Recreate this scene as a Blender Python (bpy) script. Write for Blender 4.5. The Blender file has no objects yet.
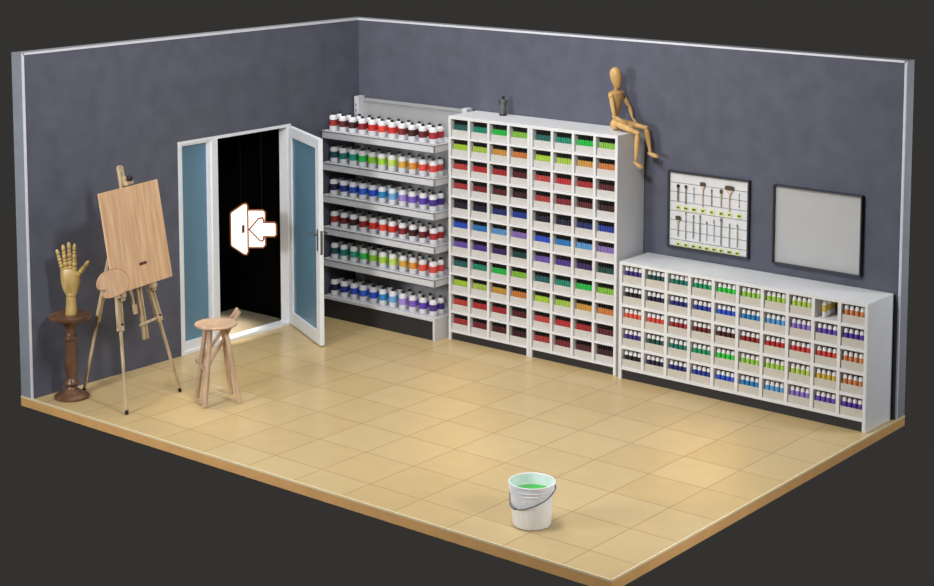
import bpy, bmesh, math, random
from mathutils import Vector, Matrix
random.seed(7)
PI = math.pi
SC = bpy.context.scene
COL = SC.collection

# ------------------------------------------------------------------ materials
def lin(c):
    c = c / 255.0
    return c / 12.92 if c <= 0.04045 else ((c + 0.055) / 1.055) ** 2.4
def rgb(c, k=1.0):
    return (min(1, lin(c[0]) * k), min(1, lin(c[1]) * k), min(1, lin(c[2]) * k), 1)
_M = {}
def mat(name, c, rough=0.5, k=1.0, vary=0.06, scale=14.0, stretch=(1, 1, 1), metal=0.0, spec=0.5, grain=None, bump=0.0, coat=0.0):
    """Principled surface whose colour is broken up by procedural noise."""
    if name in _M: return _M[name]
    m = bpy.data.materials.new(name); m.use_nodes = True
    nt = m.node_tree; b = nt.nodes['Principled BSDF']
    tc = nt.nodes.new('ShaderNodeTexCoord'); mp = nt.nodes.new('ShaderNodeMapping')
    mp.inputs['Scale'].default_value = stretch
    nz = nt.nodes.new('ShaderNodeTexNoise'); nz.inputs['Scale'].default_value = scale
    nz.inputs['Detail'].default_value = 5
    rp = nt.nodes.new('ShaderNodeValToRGB')
    base = rgb(c, k)
    lo = [x * (1 - vary) for x in base[:3]]; hi = [min(1, x * (1 + vary)) for x in base[:3]]
    if grain: lo = rgb(grain, k)[:3]
    rp.color_ramp.elements[0].position = 0.32; rp.color_ramp.elements[1].position = 0.68
    rp.color_ramp.elements[0].color = (*lo, 1); rp.color_ramp.elements[1].color = (*hi, 1)
    L = nt.links.new
    L(tc.outputs['Object'], mp.inputs['Vector']); L(mp.outputs['Vector'], nz.inputs['Vector'])
    L(nz.outputs['Fac'], rp.inputs['Fac']); L(rp.outputs['Color'], b.inputs['Base Color'])
    b.inputs['Roughness'].default_value = rough; b.inputs['Metallic'].default_value = metal
    b.inputs['Specular IOR Level'].default_value = spec
    b.inputs['Coat Weight'].default_value = coat
    if bump:
        bp = nt.nodes.new('ShaderNodeBump'); bp.inputs['Strength'].default_value = bump; bp.inputs['Distance'].default_value = 0.003
        L(nz.outputs['Fac'], bp.inputs['Height']); L(bp.outputs['Normal'], b.inputs['Normal'])
    _M[name] = m
    return m

K = 1.25                                            # photo value -> albedo for fully lit vertical faces
WALL = mat('slate_wall_paint', (93, 95, 108), 0.85, 1.03, 0.10, 5.0, bump=0.15, spec=0.25)
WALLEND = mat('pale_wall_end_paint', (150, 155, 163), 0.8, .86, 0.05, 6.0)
EDGEHI = mat('white_edge_highlight', (225, 224, 232), 0.5, 1.0, 0.03)  # near-white that paints the highlight on wall edges
WHITE = mat('white_laminate', (230, 231, 232), 0.45, 1.0, 0.02, 6.0, spec=0.35)
STEEL = mat('light_grey_enamel', (216, 217, 220), 0.45, 1.0, 0.03, 6.0)
STEELD = mat('mid_grey_enamel', (170, 170, 170), 0.5, 1.0, 0.03, 6.0)
DARKIN = mat('shade_dark_back_board', (52, 52, 54), 0.8, 1.0, 0.06)  # recess shadow of the cubbies put into the board's dark colour
KICK = mat('black_kick_board', (38, 38, 41), 0.55, 1.0, 0.08)
BIN = mat('warm_grey_cardboard', (210, 207, 202), 0.75, 1.0, 0.05, 30)
BINL = mat('beige_cardboard', (204, 199, 187), 0.75, 1.0, 0.05, 30)
PLAST = mat('white_plastic', (238, 238, 240), 0.35, 1.0, 0.02)
BLACKP = mat('black_plastic', (24, 24, 26), 0.4, 1.0, 0.1)
BLACKT = mat('black_tube_cap', (22, 22, 23), 0.6, 1.0, 0.1, spec=0.2)
FRAMEW = mat('white_aluminium', (242, 245, 250), 0.4, 1.0, 0.02)
FRAMED = mat('charcoal_frame', (46, 46, 54), 0.5, 1.0, 0.06)
PANEL = mat('board_white', (226, 226, 226), 0.6, 1.0, 0.02)
GREYB = mat('grey_board', (187, 187, 186), 0.55, 1.0, 0.03, 4)
WIRE = mat('grey_wire', (95, 95, 98), 0.5, 1.0, 0.05)
TAG = mat('yellow_green_tag', (222, 229, 148), 0.6, 1.0, 0.05)
INK = mat('olive_ink', (96, 96, 40), 0.7, 1.0, 0.1)
METAL = mat('brushed_steel', (120, 122, 126), 0.35, 1.0, 0.06, metal=0.7)
BLACKWALL = mat('painted_passage_dark', (10, 10, 10), 0.95, 1.0, 0.1, spec=0.05)  # black colour stands in for the unlit dark of the passage
WOODL = mat('pale_limb_wood', (214, 174, 112), 0.42, 1.05, 0.08, 16, (1, 1, 0.25), grain=(188, 144, 84))
WOODH = mat('aged_hand_wood', (196, 168, 106), 0.42, 1.1, 0.08, 18, (1, 1, 0.3), grain=(164, 134, 76))
WOODB = mat('tan_drawing_board_wood', (224, 188, 148), 0.5, 1.1, 0.05, 6, (1.0, 4.0, 0.35), grain=(202, 160, 120))
WOODP = mat('palette_wood', (224, 186, 150), 0.5, 1.1, 0.05, 6, (1.0, 4.0, 0.4), grain=(208, 168, 130))
WOODE = mat('easel_beech_wood', (204, 182, 150), 0.5, 1.05, 0.08, 14, (2, 2, 0.3), grain=(172, 148, 114))
WOODS = mat('stool_wood', (200, 171, 146), 0.5, .98, 0.06, 10, (1.5, 1.5, 0.5), grain=(178, 146, 122))
WOODD = mat('dark_turned_wood', (112, 80, 58), 0.3, 1.15, 0.1, 12, (1, 1, 0.4), grain=(80, 55, 40))
SLOT = mat('dark_slot_wood', (96, 56, 38), 0.7, 1.0, 0.1)
GREENP = mat('green_paint', (62, 200, 66), 0.3, .85, 0.05)
BUCKETM = mat('white_bucket_plastic', (243, 246, 253), 0.3, 1.0, 0.02)
FLASK = mat('grey_green_glaze', (92, 96, 88), 0.25, 1.0, 0.25, 40)
SIDE = mat('tan_slab_edge', (188, 144, 90), 0.6, 1.5, 0.06, 8)
FLOORHI = mat('cream_edge_highlight', (240, 222, 178), 0.5, 1.0, 0.03)  # pale cream that paints the highlight on the slab edge

def floor_mat(name='cream_floor_tiles'):
    m = bpy.data.materials.new(name); m.use_nodes = True
    nt = m.node_tree; b = nt.nodes['Principled BSDF']; L = nt.links.new
    tc = nt.nodes.new('ShaderNodeTexCoord'); mp = nt.nodes.new('ShaderNodeMapping')
    mp.inputs['Location'].default_value = (-0.155 + 5.0, 0.375 + 5.0, 0)
    br = nt.nodes.new('ShaderNodeTexBrick'); br.offset = 0.0; br.squash = 1.0
    br.inputs['Scale'].default_value = 1.0; br.inputs['Brick Width'].default_value = 0.5; br.inputs['Row Height'].default_value = 0.5
    br.inputs['Mortar Size'].default_value = 0.0055; br.inputs['Mortar Smooth'].default_value = 0.3
    br.inputs['Color1'].default_value = rgb((208, 183, 134), 1.02); br.inputs['Color2'].default_value = rgb((203, 176, 124), 1.02)
    br.inputs['Mortar'].default_value = rgb((178, 151, 102), 1.0)
    nz = nt.nodes.new('ShaderNodeTexNoise'); nz.inputs['Scale'].default_value = 5.0; nz.inputs['Detail'].default_value = 6
    mx = nt.nodes.new('ShaderNodeMix'); mx.data_type = 'RGBA'; mx.blend_type = 'MULTIPLY'; mx.inputs[0].default_value = 1.0
    rp = nt.nodes.new('ShaderNodeValToRGB')
    rp.color_ramp.elements[0].color = (0.955, 0.955, 0.95, 1); rp.color_ramp.elements[1].color = (1, 1, 1, 1)
    rp.color_ramp.elements[0].position = 0.3; rp.color_ramp.elements[1].position = 0.7
    L(tc.outputs['Object'], mp.inputs['Vector']); L(mp.outputs['Vector'], br.inputs['Vector'])
    L(tc.outputs['Object'], nz.inputs['Vector']); L(nz.outputs['Fac'], rp.inputs['Fac'])
    L(br.outputs['Color'], mx.inputs[6]); L(rp.outputs['Color'], mx.inputs[7]); L(mx.outputs[2], b.inputs['Base Color'])
    b.inputs['Roughness'].default_value = 0.27; b.inputs['Specular IOR Level'].default_value = 0.4
    return m
FLOOR = floor_mat()

def glass_mat():
    m = bpy.data.materials.new('blue_tinted_glass'); m.use_nodes = True
    nt = m.node_tree; b = nt.nodes['Principled BSDF']; L = nt.links.new
    nz = nt.nodes.new('ShaderNodeTexNoise'); nz.inputs['Scale'].default_value = 1.6
    rp = nt.nodes.new('ShaderNodeValToRGB')
    rp.color_ramp.elements[0].color = rgb((112, 152, 178), 1.05); rp.color_ramp.elements[1].color = rgb((120, 162, 188), 1.05)
    tc = nt.nodes.new('ShaderNodeTexCoord'); L(tc.outputs['Object'], nz.inputs['Vector'])
    L(nz.outputs['Fac'], rp.inputs['Fac']); L(rp.outputs['Color'], b.inputs['Base Color'])
    b.inputs['Roughness'].default_value = 0.12; b.inputs['Transmission Weight'].default_value = 0.25
    b.inputs['IOR'].default_value = 1.3
    return m
GLASS = glass_mat()

def emit_mat(name, c, s):
    m = bpy.data.materials.new(name); m.use_nodes = True
    b = m.node_tree.nodes['Principled BSDF']
    b.inputs['Base Color'].default_value = rgb(c); b.inputs['Emission Color'].default_value = rgb(c)
    b.inputs['Emission Strength'].default_value = s
    return m
LIT = emit_mat('lit_white_icon', (255, 252, 246), 1.0)
LITE = emit_mat('lit_amber_edge', (128, 70, 26), 0.5)

def cmat(c, kind='label'):
    return mat('%s_%d_%d_%d' % ((kind,) + tuple(c)), c, 0.5 if kind == 'label' else 0.6, 1.12 if kind == 'label' else 1.0, 0.04)

# ------------------------------------------------------------------ mesh helpers
class MB:
    def __init__(s): s.bm = bmesh.new()
    def box(s, a, b, bev=0.0, M=None):
        a, b = Vector(a), Vector(b); r = bmesh.ops.create_cube(s.bm, size=1.0)
        vs = r['verts']; c = (a + b) / 2; d = b - a
        for v in vs: v.co = Vector((v.co.x * d.x, v.co.y * d.y, v.co.z * d.z)) + c
        if bev:
            es = list({e for v in vs for e in v.link_edges})
            o = bmesh.ops.bevel(s.bm, geom=es, offset=bev, segments=2, affect='EDGES', profile=0.5)
            vs = list({v for f in o['faces'] for v in f.verts} | {v for v in vs if v.is_valid})
        if M is not None:
            for v in vs: v.co = M @ v.co
        return s
    def bar(s, p, q, w, h, bev=0.0, up=(0, 0, 1)):
        p, q = Vector(p), Vector(q); z = (q - p); n = z.length; z.normalize()
        x = Vector(up).cross(z)
        if x.length < 1e-4: x = Vector((1, 0, 0)).cross(z)
        x.normalize(); y = z.cross(x)
        M = Matrix(((x.x, y.x, z.x, p.x), (x.y, y.y, z.y, p.y), (x.z, y.z, z.z, p.z), (0, 0, 0, 1)))
        return s.box((-w / 2, -h / 2, 0), (w / 2, h / 2, n), bev, M)
    def lathe(s, prof, seg=24, M=None, cap=True):
        rings = []
        for r, z in prof:
            ring = []
            for i in range(seg):
                a = 2 * PI * i / seg; co = Vector((r * math.cos(a), r * math.sin(a), z))
                ring.append(s.bm.verts.new(M @ co if M is not None else co))
            rings.append(ring)
        for A, B in zip(rings, rings[1:]):
            for i in range(seg): s.bm.faces.new((A[i], A[(i + 1) % seg], B[(i + 1) % seg], B[i]))
        if cap: s.bm.faces.new(rings[0][::-1]); s.bm.faces.new(rings[-1])
        return s
    def limb(s, p, q, prof, seg=16, flat=1.0):
        """lathe whose axis runs p->q; prof is (radius, 0..1)."""
        p, q = Vector(p), Vector(q); z = q - p; n = z.length; z.normalize()
        x = Vector((0, 1, 0)).cross(z)
        if x.length < 1e-3: x = Vector((1, 0, 0)).cross(z)
        x.normalize(); y = z.cross(x)
        M = Matrix(((x.x * flat, y.x, z.x, p.x), (x.y * flat, y.y, z.y, p.y), (x.z * flat, y.z, z.z, p.z), (0, 0, 0, 1)))
        return s.lathe([(r, t * n) for r, t in prof], seg, M)
    def tube(s, pts, r, seg=8, closed=False):
        pts = [Vector(p) for p in pts]; rings = []; N = len(pts)
        for i, p in enumerate(pts):
            t = (pts[min(i + 1, N - 1)] - pts[max(i - 1, 0)]).normalized()
            x = Vector((0, 0, 1)).cross(t)
            if x.length < 1e-3: x = Vector((1, 0, 0)).cross(t)
            x.normalize(); y = t.cross(x); rr = r[i] if isinstance(r, (list, tuple)) else r
            rings.append([s.bm.verts.new(p + x * rr * math.cos(2 * PI * k / seg) + y * rr * math.sin(2 * PI * k / seg)) for k in range(seg)])
        for A, B in zip(rings, rings[1:]):
            for i in range(seg): s.bm.faces.new((A[i], A[(i + 1) % seg], B[(i + 1) % seg], B[i]))
        s.bm.faces.new(rings[0][::-1]); s.bm.faces.new(rings[-1])
        return s
    def ball(s, c, r, sc=(1, 1, 1), R=None, seg=18):
        o = bmesh.ops.create_uvsphere(s.bm, u_segments=seg, v_segments=seg // 2 + 2, radius=r)
        for v in o['verts']:
            p = Vector((v.co.x * sc[0], v.co.y * sc[1], v.co.z * sc[2]))
            v.co = (R @ p if R is not None else p) + Vector(c)
        return s
    def prism(s, poly, a, b, fn):
        """poly of (u,v), extruded from depth a to b; fn maps (u,v,d) to a point."""
        A = [s.bm.verts.new(fn(u, v, a)) for u, v in poly]; B = [s.bm.verts.new(fn(u, v, b)) for u, v in poly]
        n = len(poly)
        for i in range(n): s.bm.faces.new((A[i], A[(i + 1) % n], B[(i + 1) % n], B[i]))
        s.bm.faces.new(A[::-1]); s.bm.faces.new(B)
        return s
    def build(s, name, m, parent=None, smooth=None, kind=None, loc=None):
        bmesh.ops.recalc_face_normals(s.bm, faces=s.bm.faces[:])
        me = bpy.data.meshes.new(name); s.bm.to_mesh(me); s.bm.free()
        for mm in (m if isinstance(m, (list, tuple)) else [m]): me.materials.append(mm)
        o = bpy.data.objects.new(name, me); COL.objects.link(o)
        if smooth is not None:
            for p in me.polygons: p.use_smooth = True
            me.set_sharp_from_angle(angle=math.radians(smooth))
        if parent is not None: o.parent = parent
        if loc is not None: o.location = loc
        if kind: o['kind'] = kind
        return o
def empty(name, loc=(0, 0, 0), rz=0.0, parent=None):
    o = bpy.data.objects.new(name, None); COL.objects.link(o)
    o.location = loc; o.rotation_euler = (0, 0, rz); o.empty_display_size = 0.1
    if parent is not None: o.parent = parent
    return o
def tag(o, label, cat, group=None):
    o['label'] = label; o['category'] = cat
    if group: o['group'] = group
    return o
def copy_tree(o, parent=None):
    c = o.copy(); COL.objects.link(c); c.parent = parent
    for ch in list(o.children): copy_tree(ch, c)
    return c
ORD = ['first', 'second', 'third', 'fourth', 'fifth', 'sixth', 'seventh', 'eighth', 'ninth', 'tenth', 'eleventh']

# ------------------------------------------------------------------ room shell
LW, RW, H, T = 4.1885, 6.0509, 3.0, 0.155
DY0, DY1, DZ = -2.483, -1.005, 2.035         # door opening along the left wall
ep = 0.012
b = MB()
b.box((-T, -LW + ep, 0), (0, DY0, H)); b.box((-T, DY1, 0), (0, 0, H)); b.box((-T, DY0, DZ), (0, DY1, H))
b.build('wall_left', WALL, kind='structure')
MB().box((-T, 0, 0), (RW - ep, T, H)).build('wall_back', WALL, kind='structure')
# paler end caps and top caps of both walls
c = 0.008
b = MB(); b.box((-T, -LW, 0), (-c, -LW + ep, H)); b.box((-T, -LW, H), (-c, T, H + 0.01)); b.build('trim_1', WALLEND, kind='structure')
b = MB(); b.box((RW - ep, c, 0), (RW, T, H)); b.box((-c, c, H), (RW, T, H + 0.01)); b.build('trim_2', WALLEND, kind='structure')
# thin white strips painting bevel highlights along the inner edges
w = 0.016
b = MB(); b.box((-w, -LW - 0.003, 0), (0.003, -LW + ep, H + 0.012)); b.box((-w, -LW, H - 0.004), (0.003, 0, H + 0.014)); b.build('highlight_strip_left', EDGEHI, kind='structure')
b = MB(); b.box((RW - ep, -0.003, 0), (RW + 0.003, w, H + 0.012)); b.box((0, -0.003, H - 0.004), (RW, w, H + 0.014)); b.build('highlight_strip_back', EDGEHI, kind='structure')
# floor slab
S = 0.085
MB().box((-T, -LW, -S + 0.004), (RW, T, 0)).build('floor', FLOOR, kind='structure')
b = MB(); b.box((-T, -LW - 0.004, -S), (RW + 0.004, -LW, -0.012)); b.box((RW, -LW, -S), (RW + 0.004, T, -0.012)); b.build('trim_5', SIDE, kind='structure')
b = MB(); b.box((-T, -LW - 0.006, -0.012), (RW + 0.006, -LW + 0.004, 0.003)); b.box((RW - 0.004, -LW, -0.012), (RW + 0.006, T, 0.003)); b.build('highlight_strip_floor', FLOORHI, kind='structure')  # strip carries the floor edge highlight in its colour

# passage behind the doorway, its darkness put into black surfaces
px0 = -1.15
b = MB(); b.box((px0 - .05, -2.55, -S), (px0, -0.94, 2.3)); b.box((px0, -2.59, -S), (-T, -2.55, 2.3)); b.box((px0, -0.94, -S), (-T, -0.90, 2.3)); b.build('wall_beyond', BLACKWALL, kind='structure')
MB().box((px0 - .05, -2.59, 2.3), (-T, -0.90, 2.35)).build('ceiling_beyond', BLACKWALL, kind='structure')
PASSF = mat('beige_passage_floor', (160, 148, 124), 0.8, 0.85, 0.1, 5, spec=.1)
MB().box((-0.90, -2.55, -S), (-T, -0.94, 0)).build('floor_beyond', PASSF, kind='structure')
MB().box((px0, -2.55, -S), (-0.90, -0.94, -0.001)).build('floor_dark', BLACKWALL, kind='structure')  # far floor coloured black in place of the light fading out

# door frame, sidelight, open leaf
MY0, MY1 = -2.062, -1.988                    # mullion
fx0, fx1 = -0.11, 0.006
fr = MB()
z0, z1 = .03, DZ - .03
fr.box((fx0, DY0, z0), (fx1, DY0 + 0.032, z1)); fr.box((fx0, MY0, z0), (fx1, MY1, z1)); fr.box((fx0, DY1 - 0.05, z0), (fx1, DY1, z1))
fr.box((fx0, DY0, z1), (fx1, DY1, DZ - .001)); fr.box((fx0, DY0, 0.001), (fx1, DY1, 0.03))
frame = fr.build('trim_7', FRAMEW, kind='structure')
win = empty('window_1', (-0.05, (DY0 + MY0) / 2, 0)); win['kind'] = 'structure'
y0, y1 = DY0 + 0.032 - win.location.y, MY0 - win.location.y
b = MB(); b.box((-.02, y0, .03), (.04, y0 + .03, DZ - .03)); b.box((-.02, y1 - .03, .03), (.04, y1, DZ - .03)); b.box((-.02, y0 + .03, DZ - .05), (.04, y1 - .03, DZ - .03)); b.box((-.02, y0 + .03, .03), (.04, y1 - .03, .115))
b.build('window_frame', FRAMEW, win)
MB().box((-.006, y0 + .025, .11), (.006, y1 - .025, DZ - .045)).build('glass_pane', GLASS, win)

hinge = Vector((0.02, DY1 - 0.02, 0)); tip = Vector((0.817, -1.425, 0))
ang = math.atan2((tip - hinge).y, (tip - hinge).x); LWID = (tip - hinge).length
door = empty('door_1', hinge, ang); door['kind'] = 'structure'
TH = 0.022; zb, zt = 0.012, 2.015
b = MB(); st = 0.10
b.box((0, -TH, zb), (0.075, TH, zt), .003); b.box((LWID - st, -TH, zb), (LWID, TH, zt), .003); b.box((0.075, -TH, zt - 0.10), (LWID - st, TH, zt), .003); b.box((0.075, -TH, zb), (LWID - st, TH, zb + 0.13), .003)
b.build('leaf_frame', FRAMEW, door)
MB().box((0.07, -.006, zb + .125), (LWID - st + .005, .006, zt - .095)).build('glass_pane', GLASS, door)
for z in (0.25, 1.0, 1.78): MB().lathe([(0.012, z - .05), (0.012, z + .05)], 12, Matrix.Translation((-0.008, 0.012, 0))).build('hinge', METAL, door)
hx = LWID - 0.045
h1 = MB(); h1.box((hx - .018, -TH - .006, .93), (hx + .018, -TH, 1.14), .003)
h1 = h1.build('handle', METAL, door)
l = MB(); l.tube([(hx, -TH - .004, 1.09), (hx, -TH - .05, 1.09), (hx - .02, -TH - .056, 1.09), (hx - .13, -TH - .056, 1.088)], .010, 10); l.build('lever', METAL, h1, 40)
h2 = MB(); h2.box((hx - .018, TH, .93), (hx + .018, TH + .006, 1.14), .003); h2 = h2.build('handle', METAL, door)
l = MB(); l.tube([(hx, TH + .004, 1.09), (hx, TH + .05, 1.09), (hx - .02, TH + .056, 1.09), (hx - .13, TH + .056, 1.088)], .010, 10); l.build('lever', METAL, h2, 40)
MB().box((LWID, -.012, .90), (LWID + .003, .012, 1.13)).build('lock_plate', METAL, door)

# exit icon, a screen overlay built as a lit sign on added rods
ex = empty('exit_icon', (-0.012, -1.512, 1.040), 0.6822)
tag(ex, 'glowing white exit icon of open door and arrow, screen overlay built as sign', 'sign')
s_ = 1 / 103.0
def sp(px, py): return ((px - 254) * s_, -(py - 231) * s_)
def sgn(pts, a, bb, m, name, sub=None):
    mb = MB(); mb.prism([sp(*p) for p in pts], a, bb, lambda u, v, d: Vector((u, d, v))); return mb.build(name, m, ex)
def grow(pts, k):
    cx = sum(p[0] for p in pts) / len(pts); cy = sum(p[1] for p in pts) / len(pts); out = []
    n = len(pts)
    for i in range(n):
        p0, p1, p2 = Vector(pts[i - 1]), Vector(pts[i]), Vector(pts[(i + 1) % n])
        d1 = (p1 - p0).normalized(); d2 = (p2 - p1).normalized()
        n1 = Vector((d1.y, -d1.x)); n2 = Vector((d2.y, -d2.x)); m_ = (n1 + n2)
        m_ = m_ / max(0.35, m_.dot(n1)) ; out.append((p1.x + m_.x * k, p1.y + m_.y * k))
    return out
def ccw(p):
    a = sum(p[i][0] * p[(i + 1) % len(p)][1] - p[(i + 1) % len(p)][0] * p[i][1] for i in range(len(p)))
    return p if a > 0 else p[::-1]
leafp = ccw([(231.4, 214), (232.3, 212.7), (243.7, 204.9), (246.2, 204.6), (247.2, 206.2), (247.2, 253), (246, 255.3), (243.7, 254.9), (232.3, 247), (231.4, 245.7)])
framep = ccw([(249, 211.2), (263, 211.2), (264.8, 213), (264.8, 246), (263, 247.9), (249, 247.9)])
arrowp = ccw([(250.6, 229.9), (259.4, 219.6), (262.4, 218.9), (263, 220.5), (263, 223.6), (274.6, 223.6), (275.8, 225), (275.8, 235.2), (274.6, 236.4), (263, 236.4), (263, 239.8), (262.4, 240.8), (260.6, 240.6)])
sgn(grow(leafp, 1.5), 0.0, 0.008, LITE, 'amber_backing'); sgn(grow(framep, 1.5), 0.002, 0.008, LITE, 'amber_backing')
sgn(leafp, -0.006, 0.0, LIT, 'door_symbol'); sgn(framep, -0.006, 0.002, LIT, 'opening_symbol')
sgn(grow(arrowp, 1.7), -0.010, -0.006, LITE, 'amber_backing'); sgn(arrowp, -0.016, -0.010, LIT, 'arrow_symbol')
sgn([(242, 225.8), (244.8, 225.3), (244.8, 233.2), (242, 233.6)], -0.009, -0.006, SLOT, 'handle_mark')
for p in (241, 262): u, v = sp(p, 215); MB().tube([(u, .011, v), (u, .011, 2.03 - 1.04 - .03)], .0016, 6).build('hanger_rod', BLACKP, ex)

# ------------------------------------------------------------------ open shelving with paint bottles
SX0, SX1, SYF, SYB = 0.035, 1.527, -0.60, -0.03
gs = empty('display_shelf', ((SX0 + SX1) / 2, -0.3, 0))
tag(gs, 'light grey open shelving unit with six decks of paint bottles in the corner', 'shelf')
ox = gs.location.x; oy = gs.location.y
def gb(name, boxes, m, bev=0.002, par=gs):
    mb = MB()
    for a_, b_ in boxes: mb.box((a_[0] - ox, a_[1] - oy, a_[2]), (b_[0] - ox, b_[1] - oy, b_[2]), bev)
    return mb.build(name, m, par)
gb('back_panel', [((SX0 + .05, -.035, .2), (SX1 - .05, -.02, 2.17)), ((SX0 + .05, -.05, 2.17), (SX1 - .05, -.018, 2.2))], STEELD)
for x in (SX0, SX1 - .06):
    p = gb('post', [((x, -.11, 0), (x + .06, -.015, 2.22))], STEEL)
    gb('slot_strip', [((x + .02, -.1125, .3 + k * .055), (x + .028, -.1095, .33 + k * .055)) for k in range(34)], BLACKP, 0, p)
LIPS = [1.925, 1.600, 1.268, 0.938, 0.610]
for z in LIPS:
    sh = gb('shelf', [((SX0, SYF, z - .02), (SX1, -.11, z - .008)), ((SX0, SYF, z - .078), (SX1, SYF + .015, z)), ((SX1 - .012, SYF, z - .078), (SX1, -.11, z - .004)), ((SX0, SYF, z - .078), (SX0 + .012, -.11, z - .004))], STEEL)
gb('base_deck', [((SX0, SYF, .19), (SX1, -.035, .222))], STEEL)
gb('kick_panel', [((SX0, SYF + .012, .0), (SX1 - .03, SYF + .03, .19))], KICK)
gb('side_panel', [((SX1 - .028, SYF + .002, 0), (SX1, -.035, .189))], STEEL); gb('side_panel', [((SX0, SYF + .03, 0), (SX0 + .02, -.035, .189))], STEEL)

def bottle_proto():
    mb = MB(); r = .0405
    mb.lathe([(r - .006, 0), (r, .005), (r, .138), (r - .003, .149), (r - .012, .158), (.016, .162), (.013, .163), (.013, .166)], 18)
    o = mb.build('paint_bottle', PLAST, smooth=50)
    MB().lathe([(.0150, .1625), (.0160, .164), (.0160, .179), (.0135, .182)], 12).build('cap', BLACKP, o, 40)
    MB().lathe([(r + .0002, .052), (r + .0012, .053), (r + .0012, .114), (r + .0002, .115)], 18, cap=False).build('label', BLACKP, o, 40)
    return o
REDS = [('brick-red', (150, 42, 36)), ('dark maroon', (92, 26, 30)), ('blackish maroon', (62, 22, 28)), ('dark red', (140, 30, 38)), ('bright red', (205, 46, 36)), ('orange-red', (226, 72, 52)), ('scarlet', (205, 50, 38)), ('wine-red', (128, 34, 40)), ('black-brown', (60, 25, 29)), ('maroon', (104, 30, 36)), ('crimson', (166, 40, 44))]
GREENS = [('dark teal', (22, 76, 82)), ('teal', (26, 112, 108)), ('sea-green', (28, 150, 116)), ('green', (42, 186, 78)), ('lime', (136, 200, 52)), ('yellow-green', (166, 210, 62)), ('pale lime', (190, 220, 96)), ('amber', (216, 166, 62)), ('orange', (216, 142, 52)), ('coral', (222, 78, 60)), ('coral-red', (206, 72, 66))]
BLUES = [('blackish navy', (26, 26, 66)), ('navy', (30, 46, 130)), ('royal blue', (34, 72, 180)), ('mid blue', (44, 94, 206)), ('bright blue', (40, 82, 212)), ('cerulean', (40, 134, 192)), ('sky-blue', (106, 166, 216)), ('lavender', (160, 134, 210)), ('violet', (124, 90, 190)), ('purple', (90, 56, 170)), ('dark purple', (68, 46, 134))]
TIERS = [REDS, GREENS, BLUES, REDS, GREENS, BLUES]
DECKN = ['top shelf', 'second shelf from the top', 'third shelf from the top', 'fourth shelf from the top', 'fifth shelf from the top', 'bottom deck']
BP = bottle_proto(); first = True
for ti, cols in enumerate(TIERS):
    zz = (LIPS + [.2305])[ti] - .0072
    for row in (0, 1):
        for i, (cn, cc) in enumerate(cols):
            o = BP if first else copy_tree(BP); first = False
            lab = [c_ for c_ in o.children if c_.name.startswith('label')][0]
            if o is not BP: lab.data = lab.data.copy()
            m = cmat(cc); lab.data.materials.clear(); lab.data.materials.append(m)
            x = .123 + i * .1316 + random.uniform(-.003, .003); y = (-.512 if row == 0 else -.414) + random.uniform(-.003, .003)
            o.location = (x, y, zz); o.rotation_euler = (0, 0, random.uniform(0, 6.28))
            if row == 0: tag(o, 'front-row %s bottle, %s from left, %s' % (cn.replace(' ', '-') + '-labelled', ORD[i], DECKN[ti]), 'bottle', 'paint bottles on the open shelving')
            else: tag(o, 'back-row bottle behind the %s one, %s from left, %s' % (cn, ORD[i], DECKN[ti]), 'bottle', 'paint bottles on the open shelving')

# ------------------------------------------------------------------ cubby racks
def rack(name, label, x0, x1, depth, h, ncol, nrow, t, zfirst, pitch, sht, topt, kick):
    r = empty(name, ((x0 + x1) / 2, -depth / 2, 0)); tag(r, label, 'rack')
    cx = (x0 + x1) / 2; cy = -depth / 2
    def bx(nm, a, b_, m, bev=.0015):
        return MB().box((a[0] - cx, a[1] - cy, a[2]), (b_[0] - cx, b_[1] - cy, b_[2]), bev).build(nm, m, r)
    yb = -.012
    bx('side_panel', (x0, -depth, 0), (x0 + t, yb, h - topt), WHITE); bx('side_panel', (x1 - t, -depth, 0), (x1, yb, h - topt), WHITE)
    bx('top_panel', (x0, -depth, h - topt), (x1, yb, h), WHITE)
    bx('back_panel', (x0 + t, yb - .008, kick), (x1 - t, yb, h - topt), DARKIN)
    bx('kick_board', (x0 + t, -depth + .02, 0), (x1 - t, -depth + .035, zfirst - sht), KICK)
    cw = (x1 - x0 - t) / ncol
    for k in range(nrow): bx('shelf', (x0 + t, -depth + .001, zfirst + k * pitch - sht), (x1 - t, yb - .008, zfirst + k * pitch), WHITE)
    for c_ in range(1, ncol): bx('divider', (x0 + c_ * cw, -depth, zfirst - sht), (x0 + c_ * cw + t, yb - .008, h - topt), WHITE)
    return [[(x0 + t + c_ * cw, zfirst + k * pitch, cw - t) for c_ in range(ncol)] for k in range(nrow - 1, -1, -1)]

TX = (1.5745, 2.5535, 3.5332)
cellsA = rack('cubby_rack', 'tall white cubby rack beside open shelving, small flask on its top', TX[0], TX[1] - .002, .4456, 2.198, 4, 11, .028, .099, .19, .023, .030, .08)
cellsB = rack('cubby_rack', 'tall white cubby rack with a seated wooden mannequin on its top', TX[1] + .002, TX[2], .4456, 2.198, 4, 11, .028, .099, .19, .023, .030, .08)
cellsC = rack('cubby_rack', 'long low white cubby rack under the brush board and grey board', 3.5845, 6.0043, .4773, 1.0726, 10, 5, .031, .116, .1925, .029, .028, .08)

def bin_mesh(name, wd, dp, hf, hb, m):
    mb = MB(); q = .004
    mb.box((-wd / 2, 0, 0), (wd / 2, dp, q)); mb.box((-wd / 2, 0, q), (wd / 2, q, hf)); mb.box((-wd / 2, dp - q, q), (wd / 2, dp, hb))
    mb.box((-wd / 2, q, q), (-wd / 2 + q, dp - q, hf)); mb.box((wd / 2 - q, q, q), (wd / 2, dp - q, hf))
    return mb.build(name, m)

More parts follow.
